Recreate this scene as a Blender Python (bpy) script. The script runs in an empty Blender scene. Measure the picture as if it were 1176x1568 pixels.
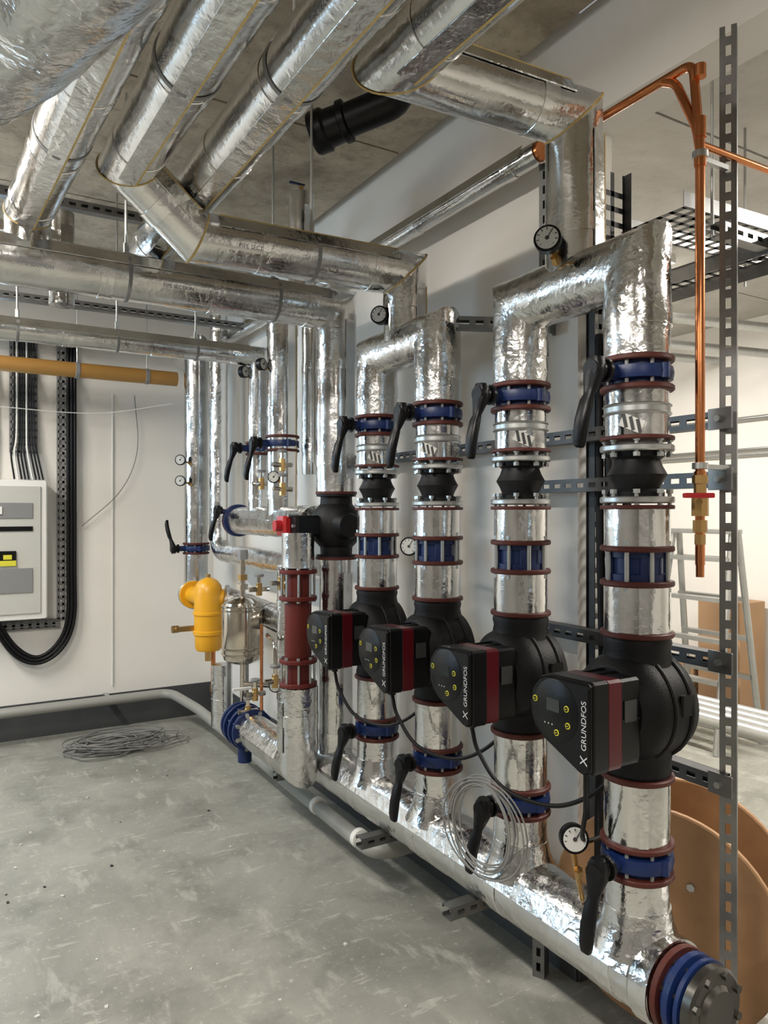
import bpy, bmesh, math, random
from mathutils import Vector, Matrix, noise
random.seed(7)
V = Vector
sc = bpy.context.scene

# ------------------------------------------------------------------ materials
def newmat(name):
    m = bpy.data.materials.new(name); m.use_nodes = True
    nt = m.node_tree
    return m, nt, nt.nodes['Principled BSDF']

def simple(name, col, rough=0.5, metal=0.0, bump=0.0, bscale=40, var=0.0, vscale=6, coat=0, spec=.5):
    m, nt, p = newmat(name)
    p.inputs['Base Color'].default_value = (*col, 1)
    p.inputs['Roughness'].default_value = rough
    p.inputs['Metallic'].default_value = metal
    p.inputs['Specular IOR Level'].default_value = spec
    if coat: p.inputs['Coat Weight'].default_value = coat
    tc = nt.nodes.new('ShaderNodeTexCoord')
    if var:
        n = nt.nodes.new('ShaderNodeTexNoise'); n.inputs['Scale'].default_value = vscale; n.inputs['Detail'].default_value = 6
        nt.links.new(tc.outputs['Object'], n.inputs['Vector'])
        mx = nt.nodes.new('ShaderNodeMix'); mx.data_type = 'RGBA'
        mx.inputs[6].default_value = (*[c*(1-var) for c in col], 1)
        mx.inputs[7].default_value = (*[min(1, c*(1+var)) for c in col], 1)
        nt.links.new(n.outputs['Fac'], mx.inputs[0]); nt.links.new(mx.outputs[2], p.inputs['Base Color'])
    if bump:
        n = nt.nodes.new('ShaderNodeTexNoise'); n.inputs['Scale'].default_value = bscale; n.inputs['Detail'].default_value = 4
        nt.links.new(tc.outputs['Object'], n.inputs['Vector'])
        b = nt.nodes.new('ShaderNodeBump'); b.inputs['Strength'].default_value = bump; b.inputs['Distance'].default_value = 0.01
        nt.links.new(n.outputs['Fac'], b.inputs['Height']); nt.links.new(b.outputs['Normal'], p.inputs['Normal'])
    return m

def foil(name, crumple, col=(0.84, 0.84, 0.83), rough=0.2):
    m, nt, p = newmat(name)
    p.inputs['Metallic'].default_value = 1.0
    N, L = nt.nodes.new, nt.links.new
    tc = N('ShaderNodeTexCoord')
    n1 = N('ShaderNodeTexNoise'); n1.inputs['Scale'].default_value = 11; n1.inputs['Detail'].default_value = 4
    L(tc.outputs['Object'], n1.inputs['Vector'])
    n2 = N('ShaderNodeTexNoise'); n2.inputs['Scale'].default_value = 60; n2.inputs['Detail'].default_value = 5; n2.inputs['Roughness'].default_value = .6
    L(tc.outputs['Object'], n2.inputs['Vector'])
    wm = N('ShaderNodeMix'); wm.data_type = 'VECTOR'; wm.inputs[0].default_value = .10
    L(tc.outputs['Object'], wm.inputs[4]); L(n1.outputs['Color'], wm.inputs[5])
    vo = N('ShaderNodeTexVoronoi'); vo.inputs['Scale'].default_value = 34 - 10*crumple
    L(wm.outputs[1], vo.inputs['Vector'])
    vo2 = N('ShaderNodeTexVoronoi'); vo2.inputs['Scale'].default_value = 85; L(wm.outputs[1], vo2.inputs['Vector'])
    b1 = N('ShaderNodeBump'); b1.inputs['Strength'].default_value = .06 + .4*crumple; b1.inputs['Distance'].default_value = 0.010
    L(n1.outputs['Fac'], b1.inputs['Height'])
    b2 = N('ShaderNodeBump'); b2.inputs['Strength'].default_value = .16 + .3*crumple; b2.inputs['Distance'].default_value = 0.002
    L(n2.outputs['Fac'], b2.inputs['Height']); L(b1.outputs['Normal'], b2.inputs['Normal'])
    b3 = N('ShaderNodeBump'); b3.inputs['Strength'].default_value = .04 + .5*crumple; b3.inputs['Distance'].default_value = 0.006
    L(vo.outputs['Distance'], b3.inputs['Height']); L(b2.outputs['Normal'], b3.inputs['Normal'])
    b4 = N('ShaderNodeBump'); b4.inputs['Strength'].default_value = .06 + .35*crumple; b4.inputs['Distance'].default_value = 0.002
    L(vo2.outputs['Distance'], b4.inputs['Height']); L(b3.outputs['Normal'], b4.inputs['Normal'])
    L(b4.outputs['Normal'], p.inputs['Normal'])
    mx = N('ShaderNodeMix'); mx.data_type = 'RGBA'
    mx.inputs[6].default_value = (*[c*.62 for c in col], 1); mx.inputs[7].default_value = (*col, 1)
    L(n1.outputs['Fac'], mx.inputs[0]); L(mx.outputs[2], p.inputs['Base Color'])
    mr = N('ShaderNodeMapRange'); mr.inputs[1].default_value = .3; mr.inputs[2].default_value = .7
    mr.inputs[3].default_value = rough*.5; mr.inputs[4].default_value = rough*1.6
    L(n1.outputs['Fac'], mr.inputs[0]); L(mr.outputs[0], p.inputs['Roughness'])
    return m

def emit(name, col, st):
    m, nt, p = newmat(name)
    p.inputs['Base Color'].default_value = (*col, 1)
    p.inputs['Emission Color'].default_value = (*col, 1)
    p.inputs['Emission Strength'].default_value = st
    return m

FOIL = foil('foil_jacket', 0.15, (.80, .80, .79), rough=.17)
FOILM = foil('foil_wrapped', 0.55, (.82, .82, .81), rough=.17)
FOILC = foil('foil_crumpled', .95, (.74, .74, .73), rough=.18)
TAPE = foil('foil_tape', .35, (.88, .88, .87), .16)
BROWN = simple('gasket_brown', (.070, .016, .011), .5, bump=.1, spec=.3)
BLUE = simple('valve_blue', (.006, .018, .080), .4, bump=.1, spec=.35)
BLACK = simple('black_plastic', (.0035, .0035, .004), .36, bump=.05, bscale=200, spec=.22)
SHELL = simple('black_foam_shell', (.004, .004, .0045), .5, bump=.15, bscale=250, spec=.22)
RUBBER = simple('black_rubber', (.005, .005, .006), .5, spec=.25)
RED = simple('dark_red_plastic', (.075, .003, .007), .3, spec=.35)
REDM = simple('red_oxide_paint', (.11, .016, .012), .5, bump=.1, spec=.3)
REDH = simple('red_handle', (.38, .012, .015), .4)
ZINC = simple('galvanised_steel', (.46, .47, .46), .35, .9, var=.15, vscale=30)
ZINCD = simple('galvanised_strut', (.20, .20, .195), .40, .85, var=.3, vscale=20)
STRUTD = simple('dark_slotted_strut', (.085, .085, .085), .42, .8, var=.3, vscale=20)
DTRAY = simple('weathered_tray', (.06, .06, .06), .5, .6, var=.3, vscale=20)
STEEL = simple('stainless_steel', (.60, .54, .46), .12, 1)
DISCM = simple('blank_flange_steel', (.10, .095, .085), .3, .9, var=.3)
COPPER = simple('copper', (.60, .23, .095), .24, 1, var=.3, vscale=15)
BRASS = simple('brass', (.50, .32, .13), .3, 1)
YEL = simple('yellow_paint', (.68, .33, .012), .35)
YELP = simple('yellow_gas_pipe', (.34, .175, .04), .45)
YBTN = simple('button_yellow', (.6, .55, .04), .4)
WHITE = simple('white_plastic', (.70, .69, .66), .45)
PALE = simple('shaded_pipe_plastic', (.27, .27, .245), .4)  # white drain pipe, its shadow put into the grey base colour
GREY = simple('grey_metal', (.20, .20, .20), .5)
DIAL = simple('dial_white', (.55, .55, .52), .3)
SCREEN = simple('screen_glass', (.03, .035, .035), .1)
WIRE = simple('grey_wire', (.17, .17, .16), .5)
CARD = simple('cardboard', (.36, .22, .12), .8, var=.15)
WOOD = simple('drum_plywood', (.34, .185, .085), .55, var=.35, vscale=9, bump=.2, bscale=30)
YFOAM = simple('exposed_insulation', (.50, .36, .14), .8, var=.3, vscale=60)
LABEL = simple('label_ink', (.03, .03, .03), .6)
PRINT = simple('foil_print', (.22, .23, .27), .45, .6)

def concrete(name, c1, c2, rough, sc1=1.3, bump=.15, layers=()):
    m, nt, p = newmat(name); N, L = nt.nodes.new, nt.links.new
    tc = N('ShaderNodeTexCoord')
    n1 = N('ShaderNodeTexNoise'); n1.inputs['Scale'].default_value = sc1; n1.inputs['Detail'].default_value = 10; n1.inputs['Roughness'].default_value = .68
    n1.inputs['Distortion'].default_value = .5
    L(tc.outputs['Object'], n1.inputs['Vector'])
    cr = N('ShaderNodeValToRGB'); cr.color_ramp.elements[0].position = .36; cr.color_ramp.elements[1].position = .64
    cr.color_ramp.elements[0].color = (*c1, 1); cr.color_ramp.elements[1].color = (*c2, 1)
    L(n1.outputs['Fac'], cr.inputs[0])
    out = cr.outputs[0]
    for scl, lo, hi, amt, k, strch in layers:
        n2 = N('ShaderNodeTexNoise'); n2.inputs['Scale'].default_value = scl; n2.inputs['Detail'].default_value = 8; n2.inputs['Roughness'].default_value = .68
        mp = N('ShaderNodeMapping'); mp.inputs['Scale'].default_value = (1, strch, 1); mp.inputs['Location'].default_value = (scl, scl*2, 0)
        mp.inputs['Rotation'].default_value = (0, 0, .6 if strch != 1 else 0)
        L(tc.outputs['Object'], mp.inputs[0]); L(mp.outputs[0], n2.inputs['Vector'])
        r2 = N('ShaderNodeValToRGB'); r2.color_ramp.elements[0].position = lo; r2.color_ramp.elements[1].position = hi
        L(n2.outputs['Fac'], r2.inputs[0])
        mx = N('ShaderNodeMix'); mx.data_type = 'RGBA'
        sc_ = N('ShaderNodeMath'); sc_.operation = 'MULTIPLY'; sc_.inputs[1].default_value = amt
        L(r2.outputs[0], sc_.inputs[0]); L(sc_.outputs[0], mx.inputs[0])
        L(out, mx.inputs[6]); mx.inputs[7].default_value = (*[min(1, c*k) for c in (c2 if k > 1 else c1)], 1); out = mx.outputs[2]
    L(out, p.inputs['Base Color'])
    p.inputs['Roughness'].default_value = rough
    n3 = N('ShaderNodeTexNoise'); n3.inputs['Scale'].default_value = 18; n3.inputs['Detail'].default_value = 8
    L(tc.outputs['Object'], n3.inputs['Vector'])
    b = N('ShaderNodeBump'); b.inputs['Strength'].default_value = bump; b.inputs['Distance'].default_value = .01
    L(n3.outputs['Fac'], b.inputs['Height']); L(b.outputs['Normal'], p.inputs['Normal'])
    return m
FLOOR = concrete('floor_concrete', (.20, .20, .172), (.315, .312, .275), .5, 1.6, .12,
    ((3.0, .52, .64, .55, .72, 1), (10, .56, .64, .5, 1.35, .35), (45, .60, .66, .65, 1.6, 1), (110, .62, .67, .7, .35, 1), (5, .60, .63, .45, 1.5, 4)))
CEIL = concrete('ceiling_concrete', (.25, .205, .15), (.47, .405, .31), .8, 2.6, .6,
    ((7, .52, .66, .6, .6, 1), (1.2, .5, .6, .4, 1.15, 1), (40, .60, .66, .6, .45, 1), (6, .60, .64, .5, .5, 8)))
CEIL2 = concrete('ceiling_concrete_pale', (.42, .40, .36), (.56, .54, .50), .8, 1.5, .2, ((6, .55, .65, .3, .7, 1),))
UNSEEN = concrete('dark_unseen_wall', (.17, .165, .155), (.26, .25, .235), .85, 2.0, .4)  # unseen walls, tone made dark so the foil reflects darker
WALL = simple('wall_white_paint', (.74, .715, .67), .6, bump=.12, bscale=14, var=.05, vscale=3)
BAND = simple('wall_grey_paint', (.05, .053, .055), .5, var=.25, vscale=8)
DARK = simple('dark_void', (.02, .02, .02), .9)

# ------------------------------------------------------------------ mesh builder
TXT = {}
def textmesh(s, size):
    k = (s, size)
    if k not in TXT:
        cu = bpy.data.curves.new('tmp', 'FONT'); cu.body = s; cu.size = size; cu.align_y = 'CENTER'; cu.resolution_u = 2
        ob = bpy.data.objects.new('tmp', cu); sc.collection.objects.link(ob)
        bpy.context.view_layer.update()
        me = ob.to_mesh()
        TXT[k] = ([v.co.copy() for v in me.vertices], [tuple(p.vertices) for p in me.polygons])
        ob.to_mesh_clear(); bpy.data.objects.remove(ob); bpy.data.curves.remove(cu)
    return TXT[k]

class B:
    def __init__(s, name):
        s.name = name; s.bm = bmesh.new(); s.mats = []
    def mi(s, m):
        if m not in s.mats: s.mats.append(m)
        return s.mats.index(m)
    def rings(s, rs, m, cap0=True, cap1=True):
        k = s.mi(m); vr = [[s.bm.verts.new(p) for p in r] for r in rs]
        n = len(rs[0])
        for a, b in zip(vr, vr[1:]):
            for i in range(n):
                j = (i+1) % n
                f = s.bm.faces.new((a[i], a[j], b[j], b[i])); f.material_index = k; f.smooth = True
        if cap0:
            f = s.bm.faces.new(vr[0][::-1]); f.material_index = k; f.smooth = True
        if cap1:
            f = s.bm.faces.new(vr[-1]); f.material_index = k; f.smooth = True
    def lathe(s, p, d, prof, m, n=28, cap0=True, cap1=True):
        p = V(p); d = V(d).normalized()
        a = d.orthogonal().normalized(); b = d.cross(a)
        rs = []
        for t, r in prof:
            r = max(r, 1e-4)
            rs.append([p + d*t + (a*math.cos(2*math.pi*i/n) + b*math.sin(2*math.pi*i/n))*r for i in range(n)])
        s.rings(rs, m, cap0, cap1)
    def cyl(s, p0, p1, r, m, r1=None, n=24):
        p0, p1 = V(p0), V(p1); L = (p1-p0).length
        s.lathe(p0, p1-p0, [(0, r), (L, r if r1 is None else r1)], m, n)
    def disc(s, p, d, r, th, m, n=32, bev=.002):
        s.lathe(p, d, [(0, r-bev), (bev, r), (th-bev, r), (th, r-bev)], m, n)
    def sweep(s, path, r, m, n=24, caps=True, rough=0.0, step=.025):
        P = [V(p) for p in path]
        d = (P[1]-P[0]).normalized(); a = d.orthogonal().normalized(); b = d.cross(a)
        offs = [(a*math.cos(2*math.pi*i/n) + b*math.sin(2*math.pi*i/n))*r for i in range(n)]
        rs = [[P[0]+o for o in offs]]; mit = []
        for i in range(1, len(P)):
            din = (P[i]-P[i-1]).normalized()
            if i < len(P)-1:
                dout = (P[i+1]-P[i]).normalized(); nn = (din+dout)
                nn = nn.normalized() if nn.length > 1e-6 else din
                q = [o - din*(o.dot(nn)/din.dot(nn)) for o in offs]
                rs.append([P[i]+x for x in q]); mit.append((P[i], q, nn))
                offs = [x - dout*x.dot(dout) for x in q]
                offs = [o.normalized()*r for o in offs]
            else:
                rs.append([P[i]+o for o in offs])
        if rough:
            out = [rs[0]]
            for A, Bn in zip(rs, rs[1:]):
                L = sum((x-y).length for x, y in zip(A, Bn))/n
                k = max(1, int(L/step))
                for j in range(1, k+1):
                    out.append([x.lerp(y, j/k) for x, y in zip(A, Bn)])
            rs = [[p + noise.noise_vector(p*9)*rough + noise.noise_vector(p*26+V((5, 5, 5)))*rough*.4 for p in ring] for ring in out]
        s.rings(rs, m, caps, caps)
        return mit
    def prism(s, poly, o, ex, ey, ez, h, m, bev=0.0):
        o, ex, ey, ez = V(o), V(ex), V(ey), V(ez)
        cx = sum(p[0] for p in poly)/len(poly); cy = sum(p[1] for p in poly)/len(poly)
        R = max(math.hypot(p[0]-cx, p[1]-cy) for p in poly)
        def ring(t, k):
            return [o + ex*(cx+(p[0]-cx)*k) + ey*(cy+(p[1]-cy)*k) + ez*t for p in poly]
        if bev > 0:
            k = 1-bev/R
            s.rings([ring(0, k), ring(bev, 1), ring(h-bev, 1), ring(h, k)], m)
        else:
            s.rings([ring(0, 1), ring(h, 1)], m)
    def box(s, c, size, m, ax=None, bev=0):
        c = V(c); w, d, h = size
        ex, ey, ez = ax if ax else (V((1, 0, 0)), V((0, 1, 0)), V((0, 0, 1)))
        poly = [(-w/2, -d/2), (w/2, -d/2), (w/2, d/2), (-w/2, d/2)]
        if bev: 
            b = bev
            poly = [(-w/2+b, -d/2), (w/2-b, -d/2), (w/2, -d/2+b), (w/2, d/2-b), (w/2-b, d/2), (-w/2+b, d/2), (-w/2, d/2-b), (-w/2, -d/2+b)]
        s.prism(poly, c - V(ez)*h/2, ex, ey, ez, h, m, bev*.7 if bev else 0)
    def band(s, p0, p1, t, w, r, m=None):
        p0, p1 = V(p0), V(p1); d = (p1-p0).normalized()
        c = p0+d*t
        s.lathe(c-d*w/2, d, [(0, r), (.001, r+.0026), (w-.001, r+.0026), (w, r)], m or TAPE, 32, False, False)
    def wraptext(s, txt, p0, d, side, r, size, m=None):
        vs, fs = textmesh(txt, size); p0 = V(p0); d = V(d).normalized(); sd = V(side); sd = (sd-d*sd.dot(d)).normalized(); up = sd.cross(d)
        k = s.mi(m or PRINT); nv = []
        for v in vs:
            a = v.y/r
            nv.append(s.bm.verts.new(p0 + d*v.x + (sd*math.cos(a)+up*math.sin(a))*(r+.0016)))
        for f in fs:
            try:
                q = s.bm.faces.new([nv[i] for i in f]); q.material_index = k
            except ValueError: pass
    def done(s, parent=None, ang=35):
        me = bpy.data.meshes.new(s.name)
        bmesh.ops.recalc_face_normals(s.bm, faces=s.bm.faces[:])
        s.bm.to_mesh(me); s.bm.free()
        for m in s.mats: me.materials.append(m)
        me.set_sharp_from_angle(angle=math.radians(ang))
        ob = bpy.data.objects.new(s.name, me); sc.collection.objects.link(ob)
        if parent: ob.parent = parent
        return ob

def fillet(path, R, k=7):
    P = [V(p) for p in path]; out = [P[0]]
    for i in range(1, len(P)-1):
        a = (P[i-1]-P[i]).normalized(); b = (P[i+1]-P[i]).normalized()
        s0, s1 = P[i]+a*R, P[i]+b*R
        for j in range(k+1):
            t = j/k
            out.append(s0*(1-t)**2 + P[i]*2*t*(1-t) + s1*t*t)
    out.append(P[-1]); return out

def smooth(pts, k=8):
    P = [V(p) for p in pts]; P = [P[0]*2-P[1]] + P + [P[-1]*2-P[-2]]; out = []
    for i in range(1, len(P)-2):
        for j in range(k):
            t = j/k
            a, b, c, d = P[i-1], P[i], P[i+1], P[i+2]
            out.append(.5*((2*b)+(c-a)*t+(2*a-5*b+4*c-d)*t*t+(3*b-a-3*c+d)*t**3))
    out.append(P[-2]); return out

def foilpipe(b, path, r, m=None, step=.42, tapes=True, txt=None, foam=False, side=(-.6, -.8, -.3)):
    m = m or FOIL
    mit = b.sweep(path, r, m, 40, rough=.0016 if m is FOIL else .0034)
    if foam:
        for P, q, nn in mit:
            b.rings([[P + x*1.0 - nn*.004 for x in q], [P + x*1.03 - nn*.0015 for x in q], [P + x*1.03 + nn*.0015 for x in q], [P + x*1.0 + nn*.004 for x in q]], YFOAM, False, False)
    for p0, p1 in zip(path, path[1:]):
        p0, p1 = V(p0), V(p1); L = (p1-p0).length
        if L < .25: continue
        d = (p1-p0)/L
        if tapes:
            k = int(L/step)
            for i in range(k+1):
                t = .14 + i*step
                if t < L-.1: b.band(p0, p1, t, .05, r)
        sd = V(side); sd = (sd-d*sd.dot(d)).normalized(); c = d.cross(sd)
        an = .9
        off = (sd*math.cos(an)+c*math.sin(an)).normalized(); tg = d.cross(off)
        b.box((p0+p1)/2 + off*(r+.0002), (.05, .004, L-.12), m if not foam else TAPE, (tg, off, d))
        if foam:
            b.box((p0+p1)/2 + off*(r+.001) + tg*.026, (.005, .004, (L-.12)), YFOAM, (tg, off, d))
        if txt:
            dd = d if d.dot(V((1, -1, 1))) > 0 else -d
            st = p0 if dd.dot(d) > 0 else p1
            k = int((L-.1)/.5)
            for i in range(k):
                b.wraptext(txt, st + dd*(.12+i*.5), dd, sd, r, .019)
                if i % 2: b.wraptext('40mm', st + dd*(.26+i*.5), dd, (sd+c*.7), r, .014)

def strut(b, p0, p1, nrm, m=ZINCD, w=.041, dp=.041, pitch=.05, slot=.028, sw=.014):
    p0, p1 = V(p0), V(p1); L = (p1-p0).length; t = (p1-p0)/L
    n = V(nrm); n = (n - t*n.dot(t)).normalized(); c = t.cross(n).normalized(); th = .0025
    mid = (p0+p1)/2
    ax = (c, n, t)
    sidew = (w-sw)/2
    for sgn in (-1, 1):
        b.box(mid + c*sgn*(sw/2+sidew/2) + n*(dp/2), (sidew, th, L), m, ax)
        b.box(mid + c*sgn*(w/2-th/2), (th, dp, L), m, ax)
        b.box(mid + c*sgn*(w/2-.006) - n*(dp/2), (.012, th, L), m, ax)
    k = int(L/pitch)
    for i in range(k+1):
        z = i*pitch + (pitch-slot)/2
        if z + .005 > L: break
        b.box(p0 + t*z + n*(dp/2), (sw, th, pitch-slot), m, ax)

def bolts(b, c, d, R, k, L, m=ZINC, r=.008, rod=.005, ph=0.0):
    c, d = V(c), V(d).normalized(); a = d.orthogonal().normalized(); e = d.cross(a)
    for i in range(k):
        an = 2*math.pi*(i+.5)/k + ph
        p = c + (a*math.cos(an)+e*math.sin(an))*R
        b.cyl(p - d*L/2, p + d*L/2, rod, m, n=8)
        b.cyl(p - d*(L/2+.004), p - d*(L/2-.006), r, m, n=6)
        b.cyl(p + d*(L/2-.006), p + d*(L/2+.004), r, m, n=6)

def lever(b, base, out, down, L=.19, side=None):
    base, o, dn = V(base), V(out).normalized(), V(down).normalized()
    s = o.cross(dn).normalized()
    def ring(c, ho, hs, n=16):
        r = []
        for i in range(n):
            a = 2*math.pi*i/n; ca, sa = math.cos(a), math.sin(a)
            e = .6
            r.append(c + o*ho*math.copysign(abs(ca)**e, ca) + s*hs*math.copysign(abs(sa)**e, sa))
        return r
    b.lathe(base - o*.02, o, [(0, .022), (.03, .026), (.045, .022)], BLACK, 12)
    secs = [(-.030, .006, .014, .016), (-.015, .006, .018, .024), (.015, .008, .018, .026), (.04, .014, .013, .019), (.06, .020, .010, .013),
            (.075, .026, .012, .017), (.12, .036, .013, .018), (.16, .040, .012, .017), (.18, .038, .010, .013), (.185, .036, .006, .008)]
    k = L/.185
    b.rings([ring(base + dn*t*k + o*ou, ho, hs) for t, ou, ho, hs in secs], BLACK)

def butterfly_valve(c, d, r, out, down, H=.085, name='butterfly_valve', L=.19, neck=.07):
    c, d, out = V(c), V(d).normalized(), V(out).normalized()
    b = B(name)
    g = .014
    b.disc(c - d*H/2, d, r+.010, g, BROWN, bev=.003)
    b.disc(c + d*(H/2-g), d, r+.010, g, BROWN, bev=.003)
    h = H/2-g
    b.lathe(c - d*h, d, [(0, r-.012), (h*.35, r-.012), (h*.45, r+.006), (h*1.0, r+.009), (h*1.55, r+.006), (h*1.65, r-.012), (2*h, r-.012)], BLUE, 32)
    bolts(b, c, d, r-.004, 8, H-.012, GREY, .008)
    for i in range(4):
        a = d.orthogonal().normalized(); e = d.cross(a); an = math.pi/4+i*math.pi/2
        p = c + (a*math.cos(an)+e*math.sin(an))*(r+.004)
        b.cyl(p-d*.018, p+d*.018, .012, BLUE, n=12)
    b.cyl(c + out*(r-.01), c + out*(r+neck-.02), .018, BLUE, n=16)
    b.cyl(c + out*(r+neck-.03), c + out*(r+neck-.02), .030, BLACK, n=16)
    lever(b, c + out*(r+neck), out, down, L)
    return b.done()

def gauge(c, face, stem_to, R=.035, name='pressure_gauge'):
    c, f = V(c), V(face).normalized()
    b = B(name)
    b.lathe(c - f*.022, f, [(0, R*.85), (.004, R*.97), (.024, R), (.030, R), (.031, R*.84)], BLACK, 32)
    b.lathe(c + f*.0095, f, [(0, R*.82), (.001, R*.82)], DIAL, 32)
    up = V((0, 0, 1)); s = up.cross(f).normalized()
    b.box(c + f*.0115 + up*R*.2 + s*R*.15, (.0025, R*.75, .001), LABEL, (s, (up+s*.6).normalized(), f))
    b.lathe(c + f*.0105, f, [(0, R*.16), (.002, R*.14)], LABEL, 12)
    for i in range(9):
        a = math.radians(-135+i*33.75)
        b.box(c + f*.011 + (up*math.cos(a)+s*math.sin(a))*R*.68, (.0025, R*.16, .0008), LABEL, ((s*math.cos(a)-up*math.sin(a)), (up*math.cos(a)+s*math.sin(a)), f))
    st = V(stem_to)
    b.sweep(fillet([c - f*.01, c - f*.03 + (st-c)*.3, st], .01, 3), .007, BRASS, 10)
    mid = (c+st)/2
    b.cyl(mid, mid+(st-c).normalized()*.02, .012, BRASS, n=6)
    return b.done()

# ------------------------------------------------------------------ room shell
WX, YB, HC = 1.80, 5.60, 3.15
def shell(name, boxes):
    b = B(name)
    for c, s_, m in boxes: b.box(c, s_, m)
    return b.done()
shell('floor', [((1.2, 2.0, -.05), (8.6, 10, .1), FLOOR)])
cb = B('ceiling')
yy = -3.2
while yy < 5.6:
    w = min(1.2, 5.6-yy)
    cb.box((-.63, yy+w/2, HC+.06), (4.76, w-.014, .12), CEIL)
    yy += 1.2
cb.box((-.6, 1.3, HC+.16), (4.9, 8.8, .04), DARK)
cb.done()
shell('wall_right', [((WX+.08, (1.77+YB)/2, 1.6), (.16, YB-1.77, 3.2), WALL)])
shell('beam_lintel', [((WX+.08, -.6, 3.01), (.16, 4.74, .36), WALL)])
shell('wall_back', [((-.6, YB+.08, 1.6), (4.96, .16, 3.2), WALL)])
shell('wall_left', [((-3.08, 1.3, 1.6), (.16, 8.76, 3.2), UNSEEN)])
shell('wall_front', [((-.6, -3.08, 1.6), (4.96, .16, 3.2), UNSEEN)])
shell('baseboard_right', [((WX-.004, (1.77+YB)/2, .12), (.008, YB-1.77, .24), BAND), ((WX+.08, 1.766, .12), (.16, .008, .24), BAND)])
shell('baseboard_back', [((-.6, YB-.004, .12), (4.8, .008, .24), BAND)])
shell('wall_far', [((5.28, 2, 1.5), (.16, 10, 3.2), WALL)])
shell('wall_next_room_back', [((3.6, 6.9, 1.5), (3.4, .16, 3.2), WALL)])
shell('wall_next_room_front', [((3.6, -3.0, 1.5), (3.4, .16, 3.2), WALL)])
c2 = B('ceiling_next_room')
yy = -3
while yy < 7:
    c2.box((3.6, yy+.6, 3.06), (3.3, 1.188, .12), CEIL2); yy += 1.2
c2.box((3.6, 2, 3.14), (3.4, 10, .03), DARK)
c2.done()

DAY = emit('daylight_pane', (.55, .78, 1.0), 2.0)
wb = B('added_glow_window')  # unseen window, added to throw a bluish glow on the back wall
for dy in (4.0, 5.3): wb.box((-2.98, dy, 2.0), (.05, .05, 1.25), WHITE)
for dz in (1.4, 2.6): wb.box((-2.98, 4.65, dz), (.05, 1.3, .05), WHITE)
wb.box((-2.99, 4.65, 2.0), (.01, 1.25, 1.15), DAY)
wb.done()
wb = B('window_2')
for dx in (-.52, .28): wb.box((dx, YB-.02, 2.15), (.05, .05, .85), WHITE)
for dz in (1.75, 2.55): wb.box((-.12, YB-.02, dz), (.85, .05, .05), WHITE)
wb.box((-.12, YB-.008, 2.15), (.78, .01, .78), DAY)
wb.done()

# ------------------------------------------------------------------ pump columns
X = 1.5
YC = [1.273, 1.71, 2.147, 2.572]
R = .080
NX = V((-1, 0, 0)); UP = V((0, 0, 1)); DN = -UP; PY = V((0, 1, 0))

def text_child(txt, parent, size, mat_world, mat, name='lettering'):
    cu = bpy.data.curves.new(name, 'FONT'); cu.body = txt; cu.size = size; cu.extrude = .0004
    cu.align_x = 'CENTER'; cu.align_y = 'CENTER'
    cu.materials.append(mat)
    ob = bpy.data.objects.new(name, cu); sc.collection.objects.link(ob)
    ob.parent = parent; ob.matrix_world = mat_world
    return ob

def frame(o, ex, ey, ez):
    return Matrix((( ex[0], ey[0], ez[0], o[0]), (ex[1], ey[1], ez[1], o[1]), (ex[2], ey[2], ez[2], o[2]), (0, 0, 0, 1)))

WHITEINK = simple('white_ink', (.5, .5, .5), .5)
PLATE = simple('plate_grey', (.03, .03, .03), .4)

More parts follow.
